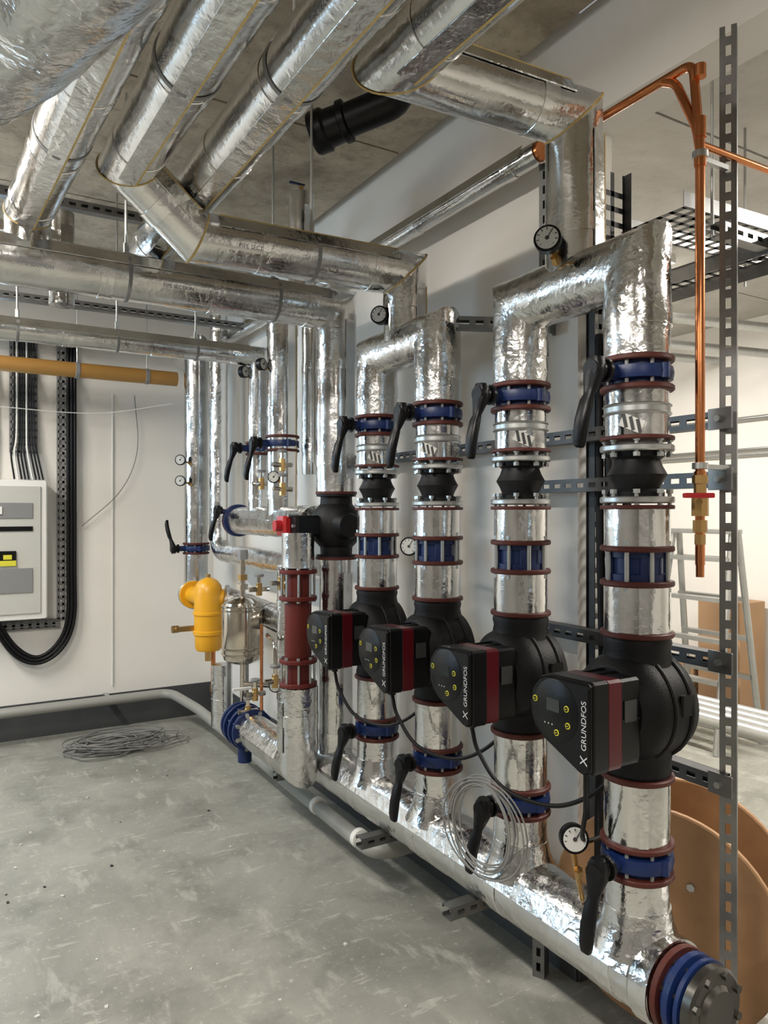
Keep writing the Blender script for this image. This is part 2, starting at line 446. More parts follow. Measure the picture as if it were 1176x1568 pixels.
def pump(y):
    b = B('circulation_pump')
    zc = 1.070
    for z in (1.240, .885):
        b.disc((X, y, z), UP, .090, .014, BROWN, bev=.003)
    b.lathe((X, y, .899), UP, [(0, .080), (.012, .084), (.03, .080), (.07, .088), (.11, .105), (.171, .115), (.23, .105), (.27, .088), (.31, .080), (.328, .084), (.341, .080)], SHELL, 32)
    b.lathe((X-.10, y, zc), (1, 0, 0), [(0, .10), (.02, .125), (.05, .135), (.14, .135), (.17, .128), (.19, .10), (.195, .05)], SHELL, 40)
    for dx in (-.03, .03):
        b.lathe((X+dx, y, zc), (1, 0, 0), [(0, .137), (.004, .140), (.010, .140), (.014, .137)], SHELL, 40)
    b.box((X+.02, y-.132, zc+.02), (.05, .012, .05), BLACK, bev=.004)
    b.lathe((X-.17, y, zc), (1, 0, 0), [(0, .088), (.08, .092)], BLACK, 36)
    for i in range(14):
        a = 2*math.pi*i/14
        b.box((X-.13, y+math.cos(a)*.090, zc+math.sin(a)*.090), (.07, .006, .014), BLACK, (V((1, 0, 0)), V((0, -math.sin(a), math.cos(a))), V((0, math.cos(a), math.sin(a)))))
    def outline(k=1.0):
        pts = [(.098, .092), (.090, .098), (-.045, .094), (-.075, .082), (-.096, .058), (-.104, .022), (-.100, -.012), (-.085, -.040), (-.055, -.062), (.060, -.112), (.078, -.116), (.094, -.110), (.099, -.098)]
        return [(p[0]*k, p[1]*k) for p in pts]
    ex, ey, ez = V((0, -1, 0)), UP, NX
    o = V((X-.10, y, zc))
    b.prism(outline(.96), o, ex, ey, ez, .065, BLACK, .004)
    b.prism(outline(.985), o+ez*.062, ex, ey, ez, .046, RED, .003)
    b.prism(outline(1.0), o+ez*.106, ex, ey, ez, .050, BLACK, .004)
    b.prism(outline(.97), o+ez*.154, ex, ey, ez, .012, BLACK, .008)
    fx = o + ez*.1665
    def fp(a, c): return fx + ex*a + ey*c
    b.lathe(fp(-.012, .014) - ez*.002, ez, [(0, .074), (.002, .0735), (.003, .072)], BLACK, 40)
    b.box(fp(-.018, .026) + ez*.001, (.042, .030, .003), SCREEN, (ex, ey, ez), bev=.001)
    for a, c in ((-.078, .030), (.026, .026), (.030, -.012), (-.006, -.036)):
        b.lathe(fp(a, c), ez, [(0, .0080), (.0025, .0074)], YBTN, 16)
        b.lathe(fp(a, c)+ez*.0024, ez, [(0, .0052), (.0012, .005)], BLACK, 16)
        b.box(fp(a, c)+ez*.0038, (.006, .0015, .0006), YBTN, (ex, ey, ez))
    for i in range(3): b.lathe(fp(-.045+.012*i, -.020), ez, [(0, .002), (.0015, .002)], WHITEINK, 8)
    g = o + ez*.10 - UP*.095 - V((0, .02, 0))
    b.cyl(g, g - UP*.04, .012, BLACK, n=12)
    ob = b.done()
    bpy.context.view_layer.update()
    text_child('GRUNDFOS', ob, .021, frame(fp(.080, .0)+ez*.0012, UP*1, V((0, 1, 0)), ez), WHITEINK)
    text_child('X', ob, .030, frame(fp(.080, -.078)+ez*.0012, UP*1, V((0, 1, 0)), ez), WHITEINK)
    side = B('rating_plate'); side.box((X-.135, y-.0965, zc+.02), (.040, .002, .05), PLATE); side.done(ob)
    return g - UP*.04

cable_starts = []
for i, y in enumerate(YC):
    P = lambda z: (X, y, z)
    b = B('insulated_pump_riser')
    b.sweep([P(.45), P(.645)], R, FOILM, 40, rough=.0035)
    b.lathe(P(.47), UP, [(0, .115), (.03, .10), (.06, .088), (.10, R+.002)], FOILM, 28)
    for z0, z1 in ((.735, .885), (1.252, 1.366), (1.466, 1.560)):
        b.sweep([P(z0), P(z1)], R, FOIL, 40, rough=.0014)
        k = V((-.6, -.75, 0)).normalized(); 
        b.box(V(P((z0+z1)/2)) + k*(R+.0006), (.022, .003, z1-z0-.004), TAPE, (k.cross(UP), k, UP))
    b.cyl(P(1.738), P(1.853), R-.003, FOIL, n=40)
    b.lathe(P(1.79), UP, [(0, R), (.004, R+.004), (.008, R), (.02, R), (.024, R+.004), (.028, R)], ZINC, 32)
    a0 = math.radians(212 if i % 2 == 0 else 235)
    nrm = V((math.cos(a0), math.sin(a0), 0)); tg = V((-math.sin(a0), math.cos(a0), 0))
    b.box(V(P(1.765)) + nrm*(R-.002), (.055, .006, .032), DIAL, ((tg-UP*.45).normalized(), nrm, (UP+tg*.45).normalized()))
    for q in range(3):
        b.box(V(P(1.765)) + nrm*(R+.0014) + (tg-UP*.45).normalized()*(.018*(q-1)), (.008, .002, .034), LABEL, ((tg+UP*.2).normalized(), nrm, (UP-tg*.2).normalized()))
    b.disc(P(1.728), UP, R+.010, .010, BROWN)
    b.disc(P(1.557), UP, R+.010, .010, BROWN)
    b.done()
    butterfly_valve(P(1.893), UP, R, (-1, -.05, 0), (0, .05 if i % 2 else .12, -1))
    butterfly_valve(P(.690), UP, R, (-1, -.10, 0), (0, .14 if i % 2 else .05, -1), H=.09)
    b = B('rubber_bellows_connector')
    for z in (1.700, 1.572):
        b.disc(P(z), UP, R+.010, .016, ZINC, bev=.003)
        bolts(b, P(z+.010), UP, R-.003, 8, .040, ZINC, .009, ph=.3)
    b.lathe(P(1.588), UP, [(0, .066), (.012, .066), (.02, .056), (.035, .062), (.055, .073), (.075, .062), (.092, .056), (.10, .066), (.112, .066)], RUBBER, 32)
    b.done()
    b = B('check_valve')
    for z in (1.366, 1.452): b.disc(P(z), UP, R+.010, .014, BROWN, bev=.003)
    b.lathe(P(1.380), UP, [(0, .062), (.072, .062)], BLUE, 32)
    b.lathe(P(1.380), UP, [(0, .070), (.016, .070), (.018, .062)], BLUE, 32)
    b.lathe(P(1.436), UP, [(0, .062), (.002, .070), (.016, .070)], BLUE, 32)
    for q in range(4):
        a = math.pi/4*(2*q+1) + .2
        b.box((X+math.cos(a)*.064, y+math.sin(a)*.064, 1.416), (.022, .010, .06), BLUE, (V((-math.sin(a), math.cos(a), 0)), V((math.cos(a), math.sin(a), 0)), UP), bev=.003)
    bolts(b, P(1.416), UP, R-.005, 8, .118, ZINC, .009, .006)
    b.done()
    cable_starts.append(pump(y))

# main header
b = B('insulated_return_header')
HZ = .42
foilpipe(b, [(X, 1.16, HZ), (X, 3.30, HZ)], .100, FOILM, .44)
b.lathe((X, 1.16, HZ), (0, 1, 0), [(0, .09), (.0, .106), (.05, .108), (.06, .101)], FOILM, 32)
b.done()
b = B('header_end_flange')
b.disc((X, 1.140, HZ), (0, 1, 0), .100, .016, BROWN)
b.lathe((X, 1.078, HZ), (0, 1, 0), [(0, .080), (.004, .098), (.014, .098), (.018, .080), (.026, .080), (.03, .098), (.046, .098), (.050, .080), (.062, .080)], BLUE, 32)
b.lathe((X, 1.050, HZ), (0, 1, 0), [(0, .086), (.006, .094), (.026, .094)], DISCM, 40)
b.lathe((X, 1.040, HZ), (0, 1, 0), [(0, .050), (.011, .060)], DISCM, 32)
bolts(b, (X, 1.10, HZ), (0, 1, 0), .080, 8, .108, DISCM, .010, .006)
b.done()

ZT = 2.175
def tie(y0, y1):
    b = B('insulated_flow_tie')
    b.sweep([(X, y0, 1.935), (X, y0, ZT), (X, y1, ZT), (X, y1, 1.935)], R+.002, FOILM, 44, rough=.0035)
    for y in (y0, y1):
        b.band((X, y, 1.935), (X, y, 2.1), .10, .05, R+.002)
    b.done()
tie(YC[1], YC[0]); tie(YC[3], YC[2])

PR = 'PIPE SECTION'
b = B('insulated_flow_pipe')
foilpipe(b, [(X, 1.49, 2.19), (X, 1.49, 2.64), (.945, 1.52, 2.64), (1.0, -.6, 2.64)], .078, txt=PR, foam=True)
b.done()
b = B('insulated_flow_pipe')
foilpipe(b, [(X, 2.36, 2.19), (X, 2.36, 2.45), (.715, 2.40, 2.45), (.49, 2.36, 2.62), (.55, -.4, 2.62)], .082, txt=PR, foam=True)
b.done()
b = B('insulated_return_pipe')
foilpipe(b, [(X, 3.54, 1.50), (X, 3.54, 2.62), (.715, 3.54, 2.62), (.75, -.4, 2.62)], .078, txt=PR, foam=True)
b.done()
b = B('insulated_return_pipe')
foilpipe(b, [(.26, 2.93, 2.45), (.26, 2.93, 2.62), (.40, -.2, 2.62)], .078, txt=PR, foam=True)
b.done()
b = B('insulated_main_pipe')
foilpipe(b, [(X, 2.93, .42), (X, 2.93, 1.345)], .075)
foilpipe(b, [(X, 2.93, 1.635), (X, 2.93, 2.446), (-2.9, 2.93, 2.446)], .090, txt=PR)
foilpipe(b, [(1.33, 2.93, 2.45), (1.33, 2.93, 2.92)], .055)
b.cyl((1.33, 2.93, 2.92), (1.33, 2.93, 2.96), .010, BRASS, n=10)
b.box((1.31, 2.93, 2.965), (.07, .012, .006), BLUE)
b.done()
b = B('insulated_branch_pipe')
foilpipe(b, [(X, 3.88, 1.50), (X, 3.88, 2.41), (-2.9, 3.88, 2.41)], .055)
b.done()
b = B('insulated_stub_pipe')
foilpipe(b, [(.42, 3.3, 2.40), (.42, 3.3, 2.78)], .05); foilpipe(b, [(-2.9, 3.3, 2.66), (.42, 3.3, 2.66)], .05)
b.done()
b = B('insulated_branch_pipe')
foilpipe(b, [(1.69, 3.60, 1.75), (1.69, 3.60, 2.7)], .048)
b.done()
b = B('insulated_tall_pipe')
foilpipe(b, [(X, 5.05, .92), (X, 5.05, 1.26)], .08); foilpipe(b, [(X, 5.05, 1.34), (X, 5.05, 2.68), (X, 5.4, 2.68)], .08)
b.done()
b = B('insulated_tall_pipe')
b.sweep(fillet([(1.6, 4.87, 2.9), (1.6, 4.87, 1.28), (1.55, 3.45, 1.28)], .16, 8), .06, FOILM, 32, rough=.003)
b.done()

b = B('insulated_overhead_bend')
b.sweep(smooth([(-.9, 1.75, 2.34), (-.25, 1.62, 2.33), (.0, 1.42, 2.31), (.12, 1.1, 2.30), (.22, .6, 2.30), (.26, -.5, 2.30)], 6), .120, FOILC, 64, rough=.009, step=.02)
b.done()

# ------------------------------------------------------------------ ceiling odds
b = B('soil_pipe_stub')
p0, p1 = V((1.17, 2.44, 2.93)), V((1.343, 2.245, 2.99)); q = p1-p0
b.cyl(p0, p1, .058, BLACK, n=32)
b.lathe(p0 - q*.05, q, [(0, .05), (.0, .072), (.01, .076), (.05, .076), (.06, .066), (.11, .064), (.115, .074), (.135, .074), (.14, .058)], BLACK, 32)
b.sweep(fillet([p0+q*.7, p1+q*.2, p1+q*.2+V((0, 0, .12))], .05, 5), .058, BLACK, 24)
b.done()

b = B('insulated_long_pipe')
foilpipe(b, [(1.70, 1.84, 2.745), (1.70, 5.35, 2.745)], .038, step=.6)
b.disc((1.70, 1.825, 2.745), (0, 1, 0), .034, .014, COPPER)
b.done()

def hanger(x, y, z, r, axis, top=HC):
    b = B('pipe_hanger'); ax = V(axis).normalized()
    b.lathe(V((x, y, z))-ax*.007, ax, [(0, r+.0008), (.001, r+.0032), (.013, r+.0032), (.014, r+.0008)], GREY, 40, False, False)
    b.cyl((x, y, z+r), (x, y, z+r+.04), .010, ZINC, n=6)
    b.cyl((x, y, z+r+.03), (x, y, top), .005, ZINC, n=8)
    b.done()
def onp(p0, p1, y):
    t = (y-p0[1])/(p1[1]-p0[1]); return p0[0]+(p1[0]-p0[0])*t
def hp(p0, p1, y, z, r):
    hanger(onp(p0, p1, y), y, z, r, (p1[0]-p0[0], p1[1]-p0[1], 0))
hp((.49, 2.36), (.55, -.4), 1.75, 2.62, .082)
hp((.715, 3.54), (.75, -.4), 1.65, 2.62, .078)
hp((.945, 1.52), (1.0, -.6), .95, 2.64, .078)
hp((.26, 2.93), (.40, -.2), 2.25, 2.62, .078)
for a in [(1.12, 2.38, 2.45, .082, (1, -.05, 0)), (.60, 2.93, 2.446, .09, (1, 0, 0)),
          (1.20, 2.93, 2.446, .09, (1, 0, 0)), (.75, 3.88, 2.41, .055, (1, 0, 0)), (1.15, 3.88, 2.41, .055, (1, 0, 0)),
          (.3, 3.88, 2.41, .055, (1, 0, 0))]:
    hanger(*a)

# ------------------------------------------------------------------ struts
b = B('slotted_strut_frame')
XS = 1.735
strut(b, (1.75, 1.19, 0), (1.75, 1.19, 2.80), (-1, -.6, 0), ZINCD, pitch=.05)
for z, y1 in ((1.79, 2.95), (1.634, 1.95), (1.164, 1.95), (.85, 1.95)):
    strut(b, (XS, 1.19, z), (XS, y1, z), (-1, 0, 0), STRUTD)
for z in (1.79, 1.634, 1.164, .85):
    b.box((1.715, 1.19, z), (.006, .07, .055), ZINCD, bev=.002)
    b.cyl((1.712, 1.19, z), (1.700, 1.19, z), .009, ZINC, n=6)
b.box((1.75, 1.19, .004), (.10, .10, .008), ZINC)
b.done()
b = B('strut_wall_bracket')
strut(b, (1.72, 1.86, 0), (1.72, 1.86, .40), (-1, -.5, 0))
strut(b, (1.76, 1.87, 2.15), (1.76, 1.87, 2.80), (-1, -.4, 0))
strut(b, (1.78, 1.90, 2.19), (1.50, 2.03, 2.19), (0, -1, 0))
for y in (1.90, 2.47, 3.30):
    strut(b, (1.79, y, .290), (1.36, y, .290), (0, -1, 0))
    b.box((1.785, y, .29), (.008, .10, .12), ZINC)
b.done()

def tray(b, p0, p1, side, w=.10, m=ZINC, lip=.03, nrm=None):
    p0, p1, s = V(p0), V(p1), V(side).normalized(); t = (p1-p0); L = t.length; t = t/L; n = t.cross(s).normalized()
    for sg in (-1, 1):
        b.box((p0+p1)/2 + s*sg*w/2 + n*lip/2, (.0025, abs(lip), L), m, (s, n, t))
    nb = max(2, int(w/.045)); sw = w/nb
    for i in range(nb+1):
        b.box((p0+p1)/2 + s*(-w/2 + i*sw), (.016, .002, L), m, (s, n, t))
    k = int(L/.05)
    for i in range(k):
        b.box(p0 + t*(i*.05+.009), (w, .002, .018), m, (s, n, t))
b = B('vertical_cable_tray')
tray(b, (1.885, 1.725, .55), (1.885, 1.725, 2.68), (1, 0, 0), .17, DTRAY, -.03)
for k, (dx, dy) in enumerate([(-.075, -.03), (-.05, -.045), (-.03, -.03), (-.06, -.058)]):
    pts = [(1.885+dx, 1.715+dy, 2.12), (1.885+dx, 1.715+dy, 1.6), (1.88+dx, 1.70+dy, 1.2), (1.85+dx+.02*k, 1.67+dy, .98), (1.76+dx+.02*k, 1.60+dy, .72+.03*k), (1.80+dx, 1.64+dy, .40)]
    b.sweep(smooth(pts), .013, RUBBER, 12)
b.done()
b = B('overhead_cable_tray')
tray(b, (1.98, 1.62, 2.50), (4.9, 1.50, 2.50), (0, 1, 0), .24, ZINCD, lip=.05)
tray(b, (2.35, 1.0, 2.42), (2.35, 4.5, 2.42), (1, 0, 0), .2, ZINCD, lip=.05)
strut(b, (2.0, 1.4, 2.40), (2.9, 1.4, 2.40), (0, -1, 0))
for x, y in ((2.05, 1.45), (2.8, 1.45), (2.6, 1.7)): b.cyl((x, y, 2.4), (x, y, 2.998), .005, ZINC, n=8)
b.done()
b = B('conduit_run')
for z, r in ((1.98, .010), (2.02, .010), (2.25, .016)):
    b.cyl((5.17, -2.5, z), (5.17, 6.5, z), r, ZINC, n=12)
b.done()
b = B('conduit_bank')
for y, z in ((3.2, 2.7), (3.6, 2.65), (4.2, 2.72)):
    b.cyl((2.1, y, z), (5.15, y-.6, z), .03, ZINC, n=16)
b.done()

# ------------------------------------------------------------------ copper
b = B('copper_pipe')
cx, cy = 1.60, 1.165
b.sweep(fillet([(cx, 1.555, 2.30), (cx, 1.555, 2.665), (cx, cy+.02, 2.665), (cx, cy, 2.45)], .03, 6), .0115, COPPER, 16)
b.cyl((cx, cy, 2.49), (cx, cy, 1.42), .0115, COPPER, n=16)
b.sweep(fillet([(cx, 1.27, 2.66), (cx, 1.235, 2.64), (cx, cy+.01, 2.50), (cx, cy, 2.44)], .02, 4), .0115, COPPER, 16)
for z, h in ((2.47, .05), (2.40, .03), (1.62, .03), (2.62, .03)):
    b.cyl((cx, cy, z), (cx, cy, z+h), .0145, COPPER, n=16)
b.sweep([(cx, cy, 2.455), (3.4, cy-.02, 2.455)], .009, COPPER, 12)
for z in (2.42, 1.655):
    b.lathe((cx, cy, z), UP, [(0, .013), (.001, .019), (.016, .019), (.017, .013)], ZINC, 16)
    b.box((cx+.06, cy+.01, z+.008), (.12, .012, .012), ZINC)
for z, h, r in ((1.62, .02, .019), (1.585, .035, .015), (1.54, .045, .020), (1.50, .03, .017), (1.47, .025, .013), (1.44, .02, .011)):
    b.cyl((cx, cy, z), (cx, cy, z+h), r, BRASS, n=8)
b.cyl((cx, cy, 1.39), (cx, cy, 1.47), .010, COPPER, n=12)
b.cyl((cx, cy, 1.575), (cx-.03, cy-.02, 1.575), .008, BRASS, n=8)
b.box((cx-.035, cy-.022, 1.59), (.075, .016, .012), REDH, (V((.86, -.5, 0)), V((.5, .86, 0)), UP), bev=.003)
b.done()

# ------------------------------------------------------------------ gauges
gauge((1.37, 1.455, 2.27), (-.75, -.6, .05), (1.45, 1.49, 2.20), .036)
gauge((1.40, 2.38, 2.285), (-.75, -.6, .05), (1.46, 2.36, 2.22), .034)
gauge((1.37, 1.36, .725), (-.5, -.85, .15), (1.46, 1.42, .52), .036)
gauge((1.42, 3.88, 2.32), (.5, -.85, 0), (1.5, 3.88, 2.28), .034)
gauge((1.39, 3.54, 2.30), (.5, -.85, 0), (1.48, 3.54, 2.27), .032)
gauge((1.37, 4.97, 1.90), (-.5, -.85, 0), (1.5, 5.0, 1.86), .036)
gauge((1.37, 4.97, 1.76), (-.5, -.85, 0), (1.5, 5.0, 1.72), .036)
gauge((1.52, 2.36, 1.42), (-.75, -.6, 0), (1.60, 2.50, 1.42), .036)

# ------------------------------------------------------------------ middle group
b = B('plant_manifold')
foilpipe(b, [(X, 3.14, 1.50), (X, 4.18, 1.50)], .08, FOILM, .5)
b.disc((X, 4.18, 1.50), PY, .095, .02, BLUE); b.disc((X, 4.205, 1.50), PY, .095, .015, BROWN)
b.done()
b = B('gate_valve_lever'); lever(b, (1.38, 4.20, 1.56), (-1, 0, 0), (0, .15, -1), .18); b.cyl((1.38, 4.2, 1.56), (1.47, 4.2, 1.54), .015, BLUE, n=12); b.done()
butterfly_valve((X, 3.54, 1.90), UP, .078, (-1, 0, 0), (0, .1, -1), H=.085)
butterfly_valve((X, 3.88, 1.90), UP, .060, (-1, 0, 0), (0, .2, -1), H=.075)
butterfly_valve((X, 5.05, 1.30), UP, .08, (-1, 0, 0), (0, .25, 1), H=.08, L=.2)

b = B('gear_operated_valve')
c = V((X, 2.93, 1.49))
b.lathe(c - UP*.145, UP, [(0, .088), (.016, .088), (.018, .070), (.05, .072), (.08, .10), (.145, .112), (.21, .10), (.24, .072), (.272, .070), (.274, .088), (.29, .088)], SHELL, 32)
for z in (-.149, .138): b.disc(c+UP*z, UP, .092, .012, BROWN)
b.cyl(c, c+V((-.14, 0, 0)), .04, BLACK, n=20)
b.lathe(c+V((0, -.13, 0)), PY, [(0, .05), (.05, .07)], SHELL, 24)
b.box(c+V((-.15, .02, .0)), (.12, .12, .09), BLACK, bev=.012)
b.box(c+V((-.22, .07, .0)), (.04, .09, .085), REDH, bev=.01)
b.cyl(c+V((-.24, .06, 0)), c+V((-.27, .06, 0)), .024, REDH, n=16)
bolts(b, c+V((-.19, .02, 0)), (1, 0, 0), .045, 4, .06, ZINC, .008)
b.done()

XR, YR = 1.32, 2.94
b = B('insulated_strainer_riser')
foilpipe(b, [(XR, YR, .80), (XR, YR, .465), (XR, 3.48, .465)], .085, FOILM)
b.sweep([(XR, YR, 1.31), (XR, YR, 1.46)], .07, FOILM, 28, rough=.003)
b.done()
b = B('red_flanged_strainer')
for z in (.80, .90, 1.17, 1.285): b.disc((XR, YR, z), UP, .082, .018, REDM, bev=.003)
b.lathe((XR, YR, .815), UP, [(0, .055), (.1, .055), (.12, .058), (.34, .058), (.37, .055), (.48, .055)], REDM, 28)
bolts(b, (XR, YR, .86), UP, .070, 8, .13, ZINC, .008); bolts(b, (XR, YR, 1.236), UP, .070, 8, .14, ZINC, .008)
b.done()
b = B('blue_flanged_joint')
for y, r in ((3.48, .105), (3.53, .110), (3.60, .110), (3.65, .105)): b.disc((XR, y, .465), PY, r, .02, BLUE)
b.cyl((XR, 3.48, .465), (XR, 3.68, .465), .07, BLUE)
bolts(b, (XR, 3.575, .465), PY, .09, 8, .20, ZINC, .011)
b.cyl((XR, 3.6, .40), (XR, 3.6, .28), .035, BLUE)
b.done()

b = B('stainless_dosing_vessel')
vx, vy = 1.36, 3.74
b.lathe((vx, vy, .745), UP, [(0, .02), (.01, .06), (.03, .098), (.06, .108), (.30, .108), (.33, .098), (.35, .06), (.36, .02)], STEEL, 36)
for z in (.80, .83, 1.03, 1.05): b.lathe((vx, vy, z), UP, [(0, .108), (.003, .112), (.008, .112), (.011, .108)], STEEL, 36)
b.cyl((vx, vy, 1.10), (vx, vy, 1.32), .014, STEEL, n=16); b.cyl((vx, vy, 1.30), (vx, vy, 1.35), .028, GREY, n=6)
b.cyl((vx, vy, 1.14), (vx, vy, 1.17), .028, STEEL, n=6); b.cyl((vx, vy, 1.19), (vx, vy, 1.22), .024, BRASS, n=6)
b.cyl((vx, vy, .45), (vx, vy, .75), .014, STEEL, n=16)
b.sweep(fillet([(vx, vy, .64), (vx+.14, vy-.12, .64), (vx+.14, vy-.12, .80)], .03), .014, STEEL, 12)
b.box((vx-.04, vy-.1, .64), (.10, .02, .012), WHITE)
for s_ in (-1, 1):
    b.box((vx+.05*s_, vy+.08, .60), (.02, .02, .30), ZINC)
b.done()

b = B('yellow_air_separator')
ax_, ay = 1.395, 4.44
b.lathe((ax_, ay, .70), UP, [(0, .03), (.005, .070), (.02, .080), (.10, .083), (.105, .092), (.125, .092), (.13, .085), (.22, .086), (.225, .092), (.24, .092), (.245, .086), (.36, .084), (.40, .078), (.43, .055), (.445, .028), (.45, .012)], YEL, 40)
b.cyl((ax_, ay, .70), (ax_, ay, .64), .022, BRASS, n=8)
b.cyl((ax_, ay, 1.02), (ax_-.02, ay+.32, 1.02), .055, YEL); b.disc((ax_-.015, ay+.26, 1.02), (0, 1, 0), .088, .02, YEL); b.disc((ax_-.015, ay+.29, 1.02), (0, 1, 0), .088, .018, ZINC)
b.cyl((ax_, ay, 1.02), (ax_+.14, ay-.04, 1.02), .055, YEL); b.disc((ax_+.10, ay-.03, 1.02), (1, -.2, 0), .08, .02, ZINC)
b.box((ax_-.12, ay+.04, .84), (.14, .03, .03), BRASS); b.cyl((ax_-.17, ay+.05, .84), (ax_-.21, ay+.05, .84), .022, BRASS, n=8)
b.cyl((ax_, ay, 1.14), (ax_, ay, 1.17), .014, BRASS, n=8)
b.cyl((ax_+.03, ay, .30), (ax_+.03, ay, .70), .014, COPPER, n=12)
b.cyl((ax_+.03, ay, .45), (ax_+.03, ay, .49), .02, BRASS, n=6)
b.done()
b = B('insulated_separator_pipework')
foilpipe(b, [(ax_+.12, ay-.03, 1.02), (ax_+.16, 4.30, 1.00), (1.50, 3.45, .99)], .065, FOILM, .4)
foilpipe(b, [(X, 5.05, 1.0), (X, 5.05, .96), (X-.10, 4.78, 1.0)], .08, FOILM)
foilpipe(b, [(1.55, 3.45, 1.28), (1.55, 3.45, .45)], .055, FOILM)
foilpipe(b, [(1.40, 4.2, .30), (1.40, 4.2, .66)], .06, FOILM)
foilpipe(b, [(1.40, 3.25, .55), (1.40, 3.25, 1.30)], .045, FOILM)
b.done()
b = B('small_bore_valves')
for (x, y, z) in ((1.42, 3.35, 1.78), (1.40, 3.30, 1.66), (1.35, 3.2, 1.22), (1.30, 3.15, .78), (1.28, 3.35, .68), (1.45, 3.7, 1.70), (1.30, 3.35, 1.18), (1.30, 3.5, .56)):
    b.cyl((x, y, z-.03), (x, y, z+.03), .016, BRASS, n=8); b.cyl((x-.05, y, z), (x+.05, y, z), .012, STEEL, n=10)
    b.cyl((x, y, z+.03), (x, y, z+.06), .010, STEEL, n=8); b.lathe((x, y, z+.06), UP, [(0, .022), (.01, .024), (.014, .02)], GREY, 12)
b.cyl((1.38, 3.25, .60), (1.38, 3.25, 1.30), .010, STEEL, n=10)
b.cyl((1.34, 3.42, .58), (1.34, 3.42, 1.0), .008, COPPER, n=10)
b.sweep(fillet([(1.30, 3.15, .78), (1.30, 3.15, .95), (1.36, 3.4, .95)], .03), .009, STEEL, 10)
b.cyl((1.50, 4.35, .25), (1.50, 4.35, .62), .012, COPPER, n=10)
b.done()
gauge((1.33, 3.22, .74), (-.5, -.85, 0), (1.38, 3.25, .70), .03)
gauge((1.38, 3.36, 1.72), (-.5, -.85, 0), (1.42, 3.35, 1.70), .03)

b = B('low_level_drain_pipe')
b.sweep(fillet([(-2.9, 5.42, .235), (1.42, 5.42, .235), (1.50, 5.0, .20), (1.50, 2.58, .17), (1.79, 2.58, .17)], .10, 6), .033, PALE, 20)
for x in (-1, .2, 1.0): b.box((x, 5.50, .235), (.03, .19, .03), ZINC)
for y in (3.9, 3.1, 2.7): b.lathe((1.50, y, .182), PY, [(0, .034), (.002, .040), (.03, .040), (.032, .034)], WHITE, 20)
b.done()

b = B('gas_pipe')
b.cyl((-2.9, 5.25, 2.49), (1.42, 5.25, 2.49), .050, YELP)
for x in (.2, .75, 1.2):
    b.lathe((x, 5.25, 2.49), (1, 0, 0), [(0, .051), (.002, .054), (.025, .054), (.027, .051)], GREY, 20)
    b.cyl((x+.012, 5.25, 2.53), (x+.012, 5.25, HC), .005, ZINC, n=8)
b.done()

b = B('distribution_board')
b.box((.19, 5.50, 1.30), (.82, .18, .92), WHITE, bev=.008)
b.box((.19, 5.405, 1.30), (.74, .012, .84), simple('board_face', (.46, .46, .42), .5), bev=.004)
for z, h in ((1.56, .10), (1.44, .03), (1.10, .16)):
    b.box((.20, 5.396, z), (.62, .008, h), GREY if h > .05 else BLACK, bev=.002)
b.box((.36, 5.390, 1.26), (.10, .006, .07), BLACK); b.box((.36, 5.388, 1.215), (.10, .006, .035), YBTN); b.box((.36, 5.388, 1.255), (.05, .008, .03), YBTN)
for x in (.0, .1, .2, .3): b.box((x, 5.39, 1.56), (.06, .01, .05), WHITE, bev=.003)
b.done()
b = B('armoured_cable_loop')
for k in range(3):
    d_ = .022*k
    b.sweep(smooth([(.79-d_, 5.55, 2.75), (.79-d_, 5.54, 2.2), (.79-d_, 5.54, 1.2), (.785-d_, 5.54, .80+d_*.4), (.70-d_*.6, 5.53, .60+d_), (.55, 5.53, .52+d_), (.40+d_*.5, 5.53, .60+d_), (.25+d_, 5.50, .85)]), .012, RUBBER, 10)
b.done()
b = B('slotted_trunking')
tray(b, (.72, 5.575, .80), (.72, 5.575, 2.75), (1, 0, 0), .07, GREY, .02)
tray(b, (.20, 5.575, .78), (.70, 5.575, .78), (0, 0, 1), .05, GREY, .02)
tray(b, (.47, 5.575, 1.95), (.47, 5.575, 2.75), (1, 0, 0), .16, GREY, .02)
for k in range(9):
    x = .41+.015*k
    b.sweep(smooth([(x, 5.54, 2.75), (x, 5.54, 2.1), (x+.01*(k-4)*.5, 5.53, 1.95), (.41+.022*k, 5.52, 1.77)]), .006, WHITE if k % 4 == 1 else RUBBER, 8)
b.done()
b = B('thin_cable')
b.sweep(smooth([(1.2, 5.57, 2.4), (1.22, 5.57, 2.0), (1.1, 5.57, 1.7), (.84, 5.57, 1.45)]), .003, WIRE, 6)
b.sweep(smooth([(.2, 5.50, 2.25), (.9, 5.48, 2.24), (1.4, 5.3, 2.32)]), .003, WHITE, 6)
b.cyl((1.05, 5.59, .3), (1.05, 5.59, 2.4), .006, WHITE, n=8)
b.done()
b = B('overhead_cable_basket')
tray(b, (-2.8, 5.38, 2.70), (1.35, 5.38, 2.70), (0, 1, 0), .2, GREY, .04)
strut(b, (-2.8, 4.4, 2.70), (1.60, 4.4, 2.70), (0, -1, 0)); strut(b, (-2.8, 3.5, 2.90), (1.60, 3.5, 2.90), (0, -1, 0))
for k in range(5): b.cyl((-2.8, 5.32+.03*k, 2.72), (1.35, 5.32+.03*k, 2.72), .009, RUBBER if k % 2 else WHITE, n=8)
b.done()

